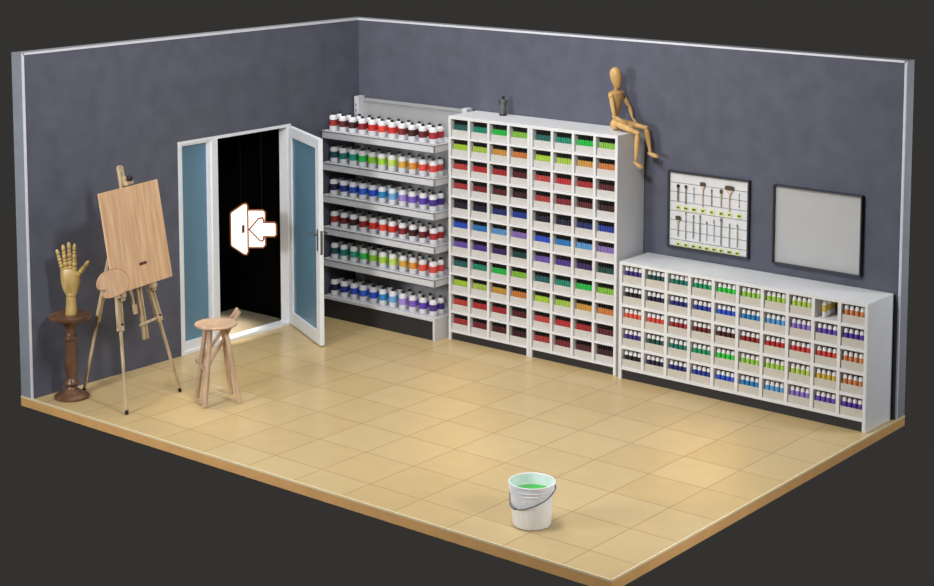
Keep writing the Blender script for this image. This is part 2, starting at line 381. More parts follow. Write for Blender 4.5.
TALL = [
 [('dark-teal', (26, 98, 90)), ('teal-green', (26, 138, 108)), ('green', (28, 182, 64)), ('lime', (134, 190, 62))],
 [('yellow-lime', (168, 202, 52)), ('pale-lime', (168, 196, 72)), ('ochre', (200, 148, 62)), ('orange', (202, 122, 58))],
 [('coral', (188, 66, 58)), ('bright-red', (184, 40, 46)), ('red', (168, 38, 42)), ('dark-maroon', (92, 25, 31))],
 [('brick-red', (172, 54, 52)), ('wine-red', (130, 35, 41)), ('maroon', (92, 30, 33)), ('black-brown', (60, 23, 27))],
 [('black-navy', (26, 26, 42)), ('blackish-navy', (26, 26, 52)), ('navy', (30, 42, 108)), ('royal-blue', (34, 60, 152))],
 [('bright-blue', (34, 76, 188)), ('cerulean', (40, 122, 184)), ('sky-blue', (92, 152, 204)), ('lavender', (140, 112, 184))],
 [('violet', (110, 82, 168)), ('purple', (80, 52, 142)), ('dark-purple', (56, 36, 94)), ('dark-green', (24, 72, 66))],
 [('blue-teal', (28, 96, 96)), ('teal-green', (26, 138, 108)), ('green', (30, 186, 72)), ('lime', (134, 190, 62))],
 [('yellow-lime', (166, 202, 52)), ('pale-lime', (168, 198, 76)), ('ochre', (202, 152, 60)), ('orange', (204, 126, 56))],
 [('coral', (190, 68, 60)), ('bright-red', (184, 42, 46)), ('red', (168, 36, 42)), ('dark-maroon', (92, 25, 31))],
 [('brick-red', (168, 52, 52)), ('wine-red', (120, 30, 40)), ('maroon', (82, 27, 31)), ('black-brown', (58, 22, 26))]]
NT = 7; TR = .0124
def tube_proto():
    mb = MB(); mb.lathe([(TR - .002, 0), (TR, .002), (TR, .106), (TR - .004, .112), (.006, .1135)], 12)
    o = mb.build('paint_tube', BLACKP, smooth=40)
    MB().lathe([(.0086, .112), (.0094, .113), (.0094, .136), (.008, .138)], 10).build('cap', BLACKT, o, 40)
    return o
binT = bin_mesh('storage_bin', .192, .2, .066, .066, BIN); firstbin = True
tubeP = tube_proto(); firsttube = True
capmesh = tubeP.children[0].data
tubemesh = {}
def tube_data(cc):
    if cc not in tubemesh:
        d = tubeP.data.copy(); d.materials.clear(); d.materials.append(cmat(cc, 'tube')); tubemesh[cc] = d
    return tubemesh[cc]
smb = bmesh.new(); smats = [BLACKT]; sidx = {}
for side, cells in (('left', cellsA), ('right', cellsB)):
    for r_ in range(11):
        for c_ in range(4):
            cn, cc = TALL[r_][c_]; x, z, wd = cells[r_][c_]
            o = binT if firstbin else copy_tree(binT); firstbin = False
            o.location = (x + wd / 2, -.4456 + .012, z + .001)
            tag(o, 'grey bin of %s paint tubes in %s row, %s column of %s tall rack' % (cn, ORD[r_], ORD[c_], side), 'bin', 'grey bins in the tall cubby racks')
            for k in range(NT):
                tx = x + wd / 2 + (k - 3) * .0258; ty = -.4456 + .036; tz = z + .0065
                if side == 'right':
                    t = tubeP if firsttube else copy_tree(tubeP); firsttube = False
                    t.data = tube_data(cc); t.location = (tx, ty + random.uniform(-.002, .002), tz)
                    tag(t, '%s %s paint tube from left in %s row, %s column of right tall rack' % (ORD[k], cn, ORD[r_], ORD[c_]), 'paint tube', 'paint tubes in the right tall rack')
                else:
                    if cc not in sidx: sidx[cc] = len(smats); smats.append(cmat(cc, 'tube'))
                    for me_, mi in ((tube_data(cc), sidx[cc]), (capmesh, 0)):
                        n0 = len(smb.verts); f0 = len(smb.faces)
                        smb.from_mesh(me_); smb.verts.ensure_lookup_table(); smb.faces.ensure_lookup_table()
                        for v in smb.verts[n0:]: v.co += Vector((tx, ty, tz))
                        for f in smb.faces[f0:]: f.material_index = mi; f.smooth = False
me = bpy.data.meshes.new('paint_tubes'); smb.to_mesh(me); smb.free()
for m in smats: me.materials.append(m)
so = bpy.data.objects.new('paint_tubes', me); COL.objects.link(so); so['kind'] = 'stuff'
tag(so, 'colourful black-capped paint tubes filling the bins of the left tall rack', 'paint tubes')

G1 = [('dark-purple', (62, 46, 124)), ('dark-green', (22, 78, 68)), ('teal', (26, 118, 102)), ('sea-green', (32, 152, 104)), ('green', (52, 202, 72)), ('lime', (150, 204, 78)), ('pale-lime', (164, 205, 80)), ('yellow-lime', (178, 206, 88)), ('ochre', (206, 180, 72)), ('orange', (206, 134, 82))]
G2 = [('black', (32, 32, 36)), ('black-navy', (30, 30, 62)), ('navy', (36, 42, 118)), ('royal-blue', (40, 62, 156)), ('bright-blue', (44, 86, 202)), ('cerulean', (42, 132, 190)), ('sky-blue', (92, 158, 210)), ('lavender', (142, 118, 200)), ('violet', (104, 76, 176)), ('purple', (88, 56, 166))]
G3 = [('orange-red', (222, 92, 62)), ('coral', (212, 74, 62)), ('dark-red', (152, 38, 44)), ('maroon', (106, 32, 36)), ('dark-maroon', (76, 30, 34)), ('wine-red', (146, 34, 42)), ('red', (182, 42, 44)), ('bright-red', (204, 56, 56)), ('coral-red', (206, 66, 60)), ('orange', (208, 136, 84))]
LOW = [G1, G2, G3, G1, G2]
def small_proto():
    r = .0192; mb = MB()
    mb.lathe([(r - .003, 0), (r, .003), (r, .108), (r - .002, .114), (.015, .118), (.0145, .119)], 14)
    o = mb.build('ink_bottle', PLAST, smooth=50)
    MB().lathe([(.0148, .1170), (.0168, .1180), (.0165, .128), (.0125, .135), (.006, .137)], 12).build('cap', PLAST, o, 40)
    MB().lathe([(r + .0002, .048), (r + .0009, .0485), (r + .0009, .1025), (r + .0002, .103)], 14, cap=False).build('label', BLACKP, o, 40)
    return o
SP = small_proto(); firsts = True; labmesh = {}
labbase = [c_ for c_ in SP.children if c_.name.startswith('label')][0].data.copy()
binL = bin_mesh('storage_bin', .196, .2, .068, .068, BINL); firstbin = True
POS = ['leftmost', 'second', 'third', 'rightmost']
def place_small(x, y, z, cc, label):
    global firsts
    o = SP if firsts else copy_tree(SP); firsts = False
    lab = [c_ for c_ in o.children if c_.name.startswith('label')][0]
    if cc not in labmesh:
        d = labbase.copy(); d.materials.clear(); d.materials.append(cmat(cc)); labmesh[cc] = d
    lab.data = labmesh[cc]; o.location = (x, y, z)
    tag(o, label, 'bottle', 'small bottles in the low rack')
for r_ in range(5):
    for c_ in range(10):
        cn, cc = LOW[r_][c_]; x, z, wd = cellsC[r_][c_]; yf = -.4773
        if r_ == 0 and c_ == 8:                       # the one cubby without a bin
            spots = [(-.045, .06, 'frontmost at left'), (-.047, .14, 'second at left'), (-.049, .22, 'rearmost at left'), (.018, .20, 'in the middle'), (.066, .20, 'at right')]
            for dx, dy, w_ in spots:
                place_small(x + wd / 2 + dx, yf + dy, z + .001, cc, 'white bottle with yellow label standing %s in the cubby without a bin' % w_)
            continue
        o = binL if firstbin else copy_tree(binL); firstbin = False
        o.location = (x + wd / 2, yf + .010, z + .001)
        tag(o, 'beige bin of four %s bottles in %s row, %s column of low rack' % (cn, ORD[r_], ORD[c_]), 'bin', 'beige bins in the low cubby rack')
        for k in range(4):
            place_small(x + wd / 2 + (k - 1.5) * .0465, yf + .036, z + .0065, cc, '%s of four %s bottles in %s row, %s column of low rack' % (POS[k], cn, ORD[r_], ORD[c_]))

# ------------------------------------------------------------------ wall boards
def board(name, x0, x1, z0, z1, fw, dep, surf, label, cat):
    o = empty(name, ((x0 + x1) / 2, -.001, (z0 + z1) / 2)); tag(o, label, cat)
    cx, cz = (x0 + x1) / 2, (z0 + z1) / 2
    mb = MB()
    for a_, b_ in (((x0, z0), (x1, z0 + fw)), ((x0, z1 - fw), (x1, z1)), ((x0, z0 + fw), (x0 + fw, z1 - fw)), ((x1 - fw, z0 + fw), (x1, z1 - fw))):
        mb.box((a_[0] - cx, -dep, a_[1] - cz), (b_[0] - cx, 0, b_[1] - cz), .003)
    mb.build('frame', FRAMED, o)
    MB().box((x0 + fw - cx, -.012, z0 + fw - cz), (x1 - fw - cx, 0, z1 - fw - cz)).build('panel', surf, o)
    return o, cx, cz
bo, bcx, bcz = board('brush_board', 3.797, 4.637, 1.160, 1.862, .018, .034, PANEL, 'white display board of hanging paint brushes in a dark frame on the wall', 'board')
for z in (1.756, 1.672, 1.585, 1.499, 1.413, 1.322, 1.236):
    MB().tube([(3.82 - bcx, -.0135, z - bcz), (4.615 - bcx, -.0135, z - bcz)], .0022, 6).build('wire_rail', WIRE, bo)
wb, wx, wz = board('grey_board', 4.872, 5.712, 1.166, 1.860, .014, .042, GREYB, 'blank light grey board in a thin dark frame, right of the brush board', 'board')

BR_BLK = mat('black_bristle', (26, 26, 26), 0.8, 1.0, 0.1); BR_DK = mat('dark_brown_bristle', (84, 70, 50), 0.8, 1.0, 0.15, 60)
BR_GR = mat('grey_bristle', (124, 122, 122), 0.7, 1.0, 0.1); H_OL = mat('olive_handle', (128, 128, 104), 0.5, 1.0, 0.08); H_GR = mat('grey_handle', (152, 150, 148), 0.5, 1.0, 0.06)
H_PK = mat('pink_tan_handle', (224, 202, 188), 0.5, 1.0, 0.05); H_LL = mat('pale_grey_handle', (192, 190, 194), 0.5, 1.0, 0.05); H_TN = mat('tan_handle', (196, 190, 160), 0.5, 1.0, 0.05)
NAMES = {BR_BLK: 'black', BR_DK: 'dark brown', BR_GR: 'grey'}
# x, z top, z bottom, head width, head length, handle radius, bristle, handle, words
TOPB = [(3.904, 1.742, 1.590, .026, .026, .0075, BR_BLK, H_OL, 'black-tipped brush with olive handle'), (3.985, 1.742, 1.572, .026, .026, .006, BR_BLK, H_GR, 'black-tipped brush with grey handle'),
 (4.068, 1.735, 1.60, .008, .02, .004, BR_GR, H_LL, 'thin brush with pale grey handle'), (4.160, 1.790, 1.570, .058, .034, .0062, BR_DK, H_PK, 'flat dark brush with pinkish handle'),
 (4.252, 1.740, 1.590, .013, .03, .0045, BR_GR, H_GR, 'thin dark grey brush'), (4.349, 1.748, 1.585, .028, .036, .006, BR_DK, H_TN, 'round dark-headed brush with tan handle'),
 (4.433, 1.790, 1.560, .092, .038, .0068, BR_DK, H_PK, 'widest dark brush with pinkish handle'), (4.531, 1.735, 1.605, .007, .02, .0035, BR_GR, H_LL, 'very thin pale grey brush')]
BOTB = [(3.908, 1.455, 1.270, .056, .036, .007, BR_DK, H_TN, 'flat dark-headed brush with tan handle'), (3.989, 1.497, 1.25, .010, .02, .004, BR_GR, H_GR, 'thin grey brush with dark tip'),
 (4.068, 1.483, 1.268, .012, .03, .005, BR_GR, H_GR, 'plain thin grey brush'), (4.137, 1.492, 1.25, .011, .03, .006, BR_GR, H_GR, 'thicker grey brush'),
 (4.207, 1.440, 1.268, .014, .02, .004, BR_GR, H_LL, 'short pale brush'), (4.281, 1.468, 1.268, .008, .03, .0045, BR_GR, H_LL, 'thin pale grey brush'),
 (4.354, 1.490, 1.248, .026, .024, .006, BR_GR, H_GR, 'grey brush with wider grey head'), (4.439, 1.455, 1.245, .009, .03, .0045, BR_GR, H_GR, 'slim grey brush'), (4.518, 1.458, 1.252, .011, .03, .006, BR_GR, H_TN, 'tan-handled thin brush')]
TG = []
for rown, rows, tz in (('upper', TOPB, 1.530), ('lower', BOTB, 1.196)):
    for i, (x, zt_, zb_, hw, hl, hr, mb_, mh, words) in enumerate(rows):
        y = -.0125 - .006 - max(hr, .006)
        o = empty('paint_brush', (x, y, zb_)); n = zt_ - zb_
        hl2 = n - hl
        mb = MB()
        fl = max(hw / 2 * .8, hr * 1.05); th = max(hr, .006)
        # flattened, flaring handle, ferrule at the top
        segs = [(hr * .75, 0), (hr, .01), (hr, hl2 * .60), (hr * 1.1, hl2 * .76), (fl * .6, hl2 * .89), (fl, hl2 * .97), (fl, hl2)]
        ring = []
        for rr, zz in segs:
            ring.append([mb.bm.verts.new((rr * math.cos(2 * PI * k / 12), min(th, rr) * .8 * math.sin(2 * PI * k / 12), zz)) for k in range(12)])
        for A, B in zip(ring, ring[1:]):
            for k in range(12): mb.bm.faces.new((A[k], A[(k + 1) % 12], B[(k + 1) % 12], B[k]))
        mb.bm.faces.new(ring[0][::-1]); mb.bm.faces.new(ring[-1])
        mb.build('handle', mh, o, 40)
        mb = MB(); ring = []
        for rr, zz in ((hw / 2 * .85, hl2), (hw / 2, hl2 + hl * .4), (hw / 2 * .98, hl2 + hl * .8), (hw / 2 * .75, n)):
            ring.append([mb.bm.verts.new((rr * math.cos(2 * PI * k / 12), min(th * 1.1, rr) * math.sin(2 * PI * k / 12), zz)) for k in range(12)])
        for A, B in zip(ring, ring[1:]):
            for k in range(12): mb.bm.faces.new((A[k], A[(k + 1) % 12], B[(k + 1) % 12], B[k]))
        mb.bm.faces.new(ring[0][::-1]); mb.bm.faces.new(ring[-1])
        mb.build('bristles', mb_, o, 40)
        tag(o, '%s, %s from left in the %s row of brush board' % (words, ORD[i], rown), 'brush', 'paint brushes on the brush board')
        tg = MB().box((x - .026 - bcx, -.0165, tz - .021 - bcz), (x + .026 - bcx, -.0122, tz + .021 - bcz), .001).build('name_tag', TAG, bo)
        g = random.choice([.012, .015, .018])
        MB().box((x - g - bcx, -.0175, tz - .008 - bcz), (x + g - bcx, -.0164, tz + .009 - bcz)).build('tag_mark', INK, tg)

# ------------------------------------------------------------------ small flask on the left tall rack
fl = empty('ornamental_flask', (1.98, -.113, 2.198)); tag(fl, 'small dark grey-green flask with black stopper standing on the left tall rack', 'flask')
MB().lathe([(.033, 0), (.034, .004), (.033, .02), (.026, .03), (.025, .036), (.030, .055), (.031, .085), (.027, .112), (.023, .118), (.029, .126), (.031, .137), (.029, .146), (.020, .153), (.012, .157), (.012, .165)], 20).build('body', FLASK, fl, 40)
MB().lathe([(.015, .163), (.016, .166), (.016, .181), (.012, .186)], 14).build('stopper', BLACKP, fl, 40)
MB().lathe([(.0345, .003), (.0352, .006), (.0352, .017), (.0345, .02)], 20, cap=False).build('base_ring', BLACKP, fl, 40)
for s in (-1, 1):
    MB().tube([(.026 * s * .776, .026 * s * .63, .146), (.040 * s * .776, .04 * s * .63, .142), (.041 * s * .776, .041 * s * .63, .130), (.027 * s * .776, .027 * s * .63, .122)], .006, 8).build('ear', BLACKP, fl, 40)

# ------------------------------------------------------------------ seated wooden mannequin
mq = empty('wooden_mannequin', (3.34, -.21, 2.198)); tag(mq, 'jointed wooden artist mannequin sitting on the right tall rack, legs dangling', 'mannequin')
O_ = mq.location
def P(x, y, z): return Vector((x - .012, y + .025, z)) - Vector(O_)
def mpart(name, mb, ang_=50): return mb.build(name, WOODL, mq, ang_)
hipL, kneeL, ankL, toeL = P(3.395, -.268, 2.272), P(3.628, -.275, 2.204), P(3.610, -.275, 1.940), P(3.690, -.275, 1.890)
hipR, kneeR, ankR, toeR = P(3.395, -.152, 2.266), P(3.632, -.145, 2.238), P(3.680, -.145, 2.016), P(3.768, -.145, 1.982)
shL, elbL, hndL = P(3.350, -.298, 2.524), P(3.395, -.302, 2.335), P(3.490, -.235, 2.268)
shR, elbR, hndR = P(3.350, -.125, 2.530), P(3.424, -.108, 2.410), P(3.470, -.125, 2.310)
pel, wai, chb, chest, neck = P(3.340, -.210, 2.225), P(3.343, -.210, 2.325), P(3.343, -.210, 2.352), P(3.350, -.210, 2.565), P(3.340, -.210, 2.590)
# pelvis block
mb = MB(); mb.ball(P(3.350, -.21, 2.255), .048, (1.0, 1.42, 1.14)); mpart('pelvis', mb)
mb = MB(); mb.ball(wai, .034); mpart('waist_ball', mb)
mb = MB()                                            # chest: broad shoulders narrowing to the waist, flattened front to back
prof = [(.034, .0), (.050, .10), (.060, .35), (.080, .62), (.094, .80), (.088, .91), (.040, 1.0)]
ring = []
for rr, t in prof:
    cc = chb.lerp(chest, t); ring.append([mb.bm.verts.new(cc + Vector((rr * .70 * math.cos(2 * PI * k / 20), rr * math.sin(2 * PI * k / 20), 0))) for k in range(20)])
for A, B in zip(ring, ring[1:]):
    for k in range(20): mb.bm.faces.new((A[k], A[(k + 1) % 20], B[(k + 1) % 20], B[k]))
mb.bm.faces.new(ring[0][::-1]); mb.bm.faces.new(ring[-1]); mpart('chest', mb)
mb = MB(); mb.ball(P(3.346, -.21, 2.580), .022); mpart('neck_ball', mb)
# egg head, slightly tilted
R = Matrix.Rotation(math.radians(-8), 3, 'Y') @ Matrix.Rotation(math.radians(4), 3, 'X')
mb = MB()
mb.lathe([(.012, -.100), (.026, -.092), (.036, -.070), (.046, -.035), (.054, .005), (.056, .035), (.050, .062), (.036, .083), (.016, .094), (.003, .096)], 22, Matrix.Translation(P(3.346, -.21, 2.678)) @ R.to_4x4()); mpart('head', mb, 80)
arm = [(.010, 0), (.020, .06), (.023, .25), (.021, .55), (.017, .9), (.010, 1)]
for s_n, sh_, el_, hn_ in (('l', shL, elbL, hndL), ('r', shR, elbR, hndR)):
    MB().ball(sh_, .027).build('shoulder_ball', WOODL, mq, 60)
    mpart('upper_arm', MB().limb(sh_, el_, arm)); MB().ball(el_, .0175).build('elbow_ball', WOODL, mq, 60)
    mpart('forearm', MB().limb(el_, hn_, [(.009, 0), (.018, .1), (.019, .35), (.014, .85), (.009, 1)]))
    d = (hn_ - el_).normalized(); d2 = (d + Vector((.9, 0, -.15))).normalized()
    mpart('hand', MB().limb(hn_ - d * .005, hn_ + d2 * .075, [(.007, 0), (.016, .2), (.020, .5), (.016, .8), (.006, 1)], 14, .55))
leg = [(.014, 0), (.029, .08), (.030, .3), (.026, .65), (.022, .92), (.012, 1)]
shin = [(.012, 0), (.023, .08), (.026, .3), (.020, .65), (.013, .95), (.009, 1)]
for hp, kn, an, to in ((hipL, kneeL, ankL, toeL), (hipR, kneeR, ankR, toeR)):
    MB().ball(hp, .030).build('hip_ball', WOODL, mq, 60)
    mpart('thigh', MB().limb(hp, kn, leg)); MB().ball(kn, .0245).build('knee_ball', WOODL, mq, 60)
    mpart('shin', MB().limb(kn, an, shin)); MB().ball(an, .013).build('ankle_ball', WOODL, mq, 60)
    mb = MB(); d = (to - an).normalized()
    mb.limb(an - d * .028 + Vector((0, 0, -.012)), to + Vector((0, 0, .004)), [(.012, 0), (.022, .1), (.024, .35), (.027, .65), (.023, .88), (.009, 1)], 16, .75); mpart('foot', mb)

# ------------------------------------------------------------------ pedestal and wooden hand
pd = empty('pedestal', (.222, -3.938, 0)); tag(pd, 'dark brown turned wooden pedestal stand carrying a wooden hand by the wall', 'pedestal')
m_ = 1 / 112.7
MB().lathe([(.142, 0), (.150, .006), (.150, .022), (.136, .034), (.120, .042), (.085, .054), (.075, .068), (.058, .078), (.044, .098), (.044, .108)], 40).build('base', WOODD, pd, 35)
MB().lathe([(.044, .108), (.060, .118), (.066, .132), (.062, .150), (.046, .165), (.040, .182), (.044, .21), (.055, .25), (.057, .29), (.050, .35), (.043, .41), (.047, .47), (.050, .512), (.064, .520), (.066, .535), (.062, .548), (.048, .556), (.040, .572), (.040, .60), (.052, .64), (.076, .676), (.084, .69)], 36).build('column', WOODD, pd, 35)
MB().lathe([(.084, .69), (.15, .696), (.178, .704), (.182, .714), (.182, .728), (.176, .736), (.17, .738)], 48).build('round_top', WOODD, pd, 35)

hd = empty('wooden_hand', (.234, -3.930, .738), 0.6822); tag(hd, 'articulated wooden artist hand with open fingers standing on the turned pedestal', 'hand model')
def hp(px, py, d=0.0):                               # hand drawn in its own upright plane
    return Vector(((px - 70.2) * m_, d, (315.2 - py) * m_))
mb = MB(); mb.lathe([(.052, 0), (.054, .006), (.050, .04), (.045, .10), (.043, .150), (.040, .158)], 28, Matrix.Diagonal((1, .78, 1, 1))); mb.build('wrist_block', WOODH, hd, 40)
mb = MB(); mb.ball(hp(70.3, 295.8), .044, (1, .75, .75)); mb.build('wrist_ball', WOODH, hd, 60)
# palm: loft of superellipse sections
secs = [(295.5, 65.3, 75.5, .024), (291, 63.0, 77.6, .030), (286, 61.4, 79.2, .033), (281, 60.7, 80.0, .034), (276, 60.4, 79.0, .032), (272, 60.6, 77.0, .027), (269.5, 61.2, 75.8, .018)]
mb = MB(); ring = []
for py, xl, xr, d in secs:
    cx = (xl + xr) / 2; hw = (xr - xl) / 2 * m_; c0 = hp(cx, py)
    row = []
    for k in range(24):
        a = 2 * PI * k / 24; ca, sa = math.cos(a), math.sin(a)
        row.append(mb.bm.verts.new(c0 + Vector((hw * math.copysign(abs(ca) ** .75, ca), d * math.copysign(abs(sa) ** .8, sa), 0))))
    ring.append(row)
for A, B in zip(ring, ring[1:]):
    for k in range(24): mb.bm.faces.new((A[k], A[(k + 1) % 24], B[(k + 1) % 24], B[k]))
mb.bm.faces.new(ring[0][::-1]); mb.bm.faces.new(ring[-1]); mb.build('palm', WOODH, hd, 60)
def finger(base, tipp, r, beads, name):
    base, tipp = Vector(base), Vector(tipp); mb = MB(); n = len(beads)
    t0 = 0.0
    for i, fr_ in enumerate(beads):
        a = base.lerp(tipp, t0); t0 += fr_; e = base.lerp(tipp, min(1, t0))
        k = r * (1.0 - .06 * i)
        if i == n - 1: pr = [(k * .55, 0), (k * .95, .1), (k * 1.05, .45), (k * .95, .72), (k * .6, .93), (k * .2, 1)]
        else: pr = [(k * .55, 0), (k * .95, .18), (k * 1.03, .5), (k * .95, .82), (k * .55, 1)]
        mb.limb(a, e, pr, 14)
    return mb.build(name, WOODH, hd, 60)
BD = [.12, .20, .10, .20, .10, .28]
finger(hp(63.2, 271.5, -.004), hp(58.0, 250.2, -.022), .0215, BD, 'finger')
finger(hp(66.6, 270.0, -.006), hp(63.9, 245.8, -.018), .0225, BD, 'finger')
finger(hp(70.6, 269.8, -.006), hp(69.6, 243.2, -.014), .0230, BD, 'finger')
finger(hp(74.4, 271.0, -.004), hp(75.4, 244.6, -.018), .0225, BD, 'finger')
finger(hp(77.4, 276.5, -.014), hp(89.8, 260.8, -.045), .0225, [.18, .24, .16, .42], 'thumb')

# ------------------------------------------------------------------ easel, drawing board, palette
F_, R_, L_ = Vector((.964, -3.949, 0)), Vector((.836, -3.241, 0)), Vector((.172, -3.769, 0))
eo = (F_ + R_) / 2; eu = (R_ - F_).normalized(); en = Vector((eu.y, -eu.x, 0)); th = math.radians(10.5)
eup = Vector((0, 0, math.cos(th))) - en * math.sin(th); enn = (en * math.cos(th) + Vector((0, 0, math.sin(th))))
ez = empty('easel', eo); tag(ez, 'pale wooden three-legged field easel holding a tan drawing board', 'easel')
def E3(u, v, d=0.0): return eu * u + eup * v + enn * d
def LL(p): return Vector(p) - eo
hubv = 1.64
legs = [(LL(F_), E3(-.095, hubv, -.035)), (LL(R_), E3(.115, hubv, -.035)), (LL(L_), E3(.06, hubv, -.105))]
SPLIT = [(.430, .665), (.430, .665), (.425, .60)]
for i, (f, t) in enumerate(legs):
    lo = f.lerp(t, .012)
    s0, s1 = ((.432, .98), (.412, .98))[i] if i < 2 else (.40, .98)
    lg = MB().bar(lo, f.lerp(t, .62), .022 if i < 2 else .018, .022, .003, up=enn); lg = lg.build('leg', WOODE, ez)
    d = (t - f).normalized()
    if i < 2:
        mb = MB(); side = d.cross(enn).normalized()
        for q in (-1, 1): mb.bar(f.lerp(t, s0) + side * q * .0235, f.lerp(t, s1) + side * q * .0235, .020, .030, .003, up=enn)
        mb.bar(f.lerp(t, s0 - .012) , f.lerp(t, s0 + .03), .067, .032, .003, up=enn)
        mb.build('leg_sleeve', WOODE, lg)
        MB().limb(f.lerp(t, s0 + .022) + enn * .014, f.lerp(t, s0 + .022) + enn * .030, [(.010, 0), (.010, 1)], 12).build('lock_screw', BLACKP, lg)
    else:
        MB().bar(f.lerp(t, s0), f.lerp(t, s1), .042, .034, .003, up=enn).build('leg_sleeve', WOODE, lg)
    MB().limb(f + Vector((0, 0, .002)), f.lerp(t, .022), [(.012, 0), (.016, .3), (.016, 1)], 12).build('rubber_foot', BLACKP, lg, 40)
MB().bar(E3(-.19, hubv, -.045), E3(.155, hubv, -.045), .07, .04, .004, up=enn).build('head_block', WOODE, ez)
mb = MB()                                            # grooved central mast
for q in (-1, 1): mb.bar(E3(.045 + q * .022, .55, -.012), E3(.075 + q * .022, 2.035, -.012), .020, .026, .004, up=enn)
mb.bar(E3(.045, .55, -.018), E3(.075, 2.035, -.018), .03, .014, .0, up=enn)
mb.limb(E3(.075, 2.03, -.025), E3(.075, 2.03, .001), [(.032, 0), (.032, 1)], 20)
mb.build('mast', WOODE, ez, 40)
MB().bar(E3(-.03, .685, .012), E3(.235, .700, .012), .020, .018, .002, up=enn).build('cross_bar', WOODE, ez)
mb = MB(); mb.bar(E3(-.05, .80, -.005), E3(-.05, 1.18, -.005), .026, .016, .002, up=enn); mb.bar(E3(-.05, .79, .004), E3(-.05, .87, .004), .036, .030, .004, up=enn); mb.build('slide_rod', WOODE, ez)
for q, uu in ((-1, -.205), (1, .205)):                # brackets the board stands on
    mb = MB(); mb.bar(E3(uu - .025, .984, .016), E3(uu + .035, .984, .016), .04, .060, .005, up=enn); mb.bar(E3(uu + .02, .935, .016), E3(uu + .02, .975, .016), .03, .03, .004, up=enn); mb.build('support_bracket', WOODE, ez)
mb = MB(); mb.bar(E3(.06, 1.896, .026), E3(.150, 1.904, .026), .03, .05, .006, up=enn); mb.bar(E3(.082, 1.882, .01), E3(.082, 1.96, .01), .04, .03, .006, up=enn); mb.build('top_clamp', WOODE, ez)
mb = MB(); mb.ball(E3(.118, 1.935, .036), .030); mb.build('clamp_knob', BLACKP, ez, 60)

db = empty('drawing_board', eo + E3(.06, 1.008, .040)); tag(db, 'tan wooden drawing board with small dark slot clamped on the easel', 'board')
do = E3(.06, 1.008, .040)
mb = MB(); mb.prism([(-.318, 1.01), (.453, 1.01), (.466, 1.873), (-.305, 1.873)], .030, .048, lambda u, v, d: E3(u, v, d) - do)
bd = mb.build('board', WOODB, db)
slotp = [(.045, 1.192), (.060, 1.185), (.135, 1.185), (.150, 1.192), (.150, 1.204), (.135, 1.211), (.060, 1.211), (.045, 1.204)]
MB().prism(slotp, .0475, .0490, lambda u, v, d: E3(u, v, d) - do).build('hand_slot', SLOT, db)

# palette outline in the board's plane (u, v)
pal = empty('palette', eo + E3(-.3, 1.02, .052)); tag(pal, 'kidney-shaped wooden painter palette leaning on the lower left of drawing board', 'palette')
po = E3(-.3, 1.02, .052)
raw = [(-.475, 1.03), (-.44, 1.006), (-.36, .998), (-.27, 1.0), (-.19, 1.012), (-.14, 1.05), (-.122, 1.10), (-.138, 1.15), (-.19, 1.198), (-.26, 1.226), (-.34, 1.234), (-.43, 1.222), (-.49, 1.19), (-.522, 1.145), (-.518, 1.105), (-.49, 1.085), (-.445, 1.083), (-.428, 1.077), (-.452, 1.062), (-.483, 1.050)]
def smooth_poly(p, it=2):
    for _ in range(it):
        q = []
        for i in range(len(p)):
            a, b_ = p[i], p[(i + 1) % len(p)]
            q += [(a[0] * .75 + b_[0] * .25, a[1] * .75 + b_[1] * .25), (a[0] * .25 + b_[0] * .75, a[1] * .25 + b_[1] * .75)]
        p = q
    return p
MB().prism(smooth_poly(raw), .0484, .061, lambda u, v, d: E3(u, v, d) - po).build('palette_blade', WOODP, pal, 30)
rim = [E3(u, v, .0605) - po for u, v in smooth_poly(raw)]
MB().tube(rim + rim[:1], .0024, 6).build('outline_rim', mat('brown_outline', (164, 124, 94), .6), pal, 60)  # brown tube added to draw the palette's dark outline

# ------------------------------------------------------------------ stool
stl = empty('stool', (1.28, -3.205, 0)); tag(stl, 'small round pale wooden stool with four splayed legs before the glass door', 'stool')
so_ = Vector((1.28, -3.205, 0)); SZ = .698; sc_ = Vector((1.297, -3.232, 0)) - so_
MB().lathe([(.160, SZ - .022), (.178, SZ - .019), (.183, SZ - .011), (.181, SZ - .003), (.172, SZ), (.165, SZ)], 48, Matrix.Translation(sc_)).build('seat', WOODS, stl, 35)
feet = [(1.078, -3.266), (1.341, -3.410), (1.480, -3.138), (1.225, -3.000)]
tops = [(1.205, -3.262), (1.320, -3.318), (1.395, -3.215), (1.285, -3.150)]
for f, t in zip(feet, tops):
    f = Vector((f[0], f[1], 0)) - so_; t = Vector((t[0], t[1], SZ - .015)) - so_
    MB().bar(f, t, .034, .034, .006).build('leg', WOODS, stl)
bars = [((1.232, -2.915, .752), (1.040, -3.180, .300)), ((1.318, -2.970, .752), (1.245, -3.305, .295))]
for p, q in bars: MB().bar(Vector(p) - so_, Vector(q) - so_, .022, .026, .003).build('brace_bar', WOODS, stl)
MB().bar(Vector((.985, -3.180, .302)) - so_, Vector((1.272, -3.328, .294)) - so_, .026, .034, .004).build('foot_rest', WOODS, stl)

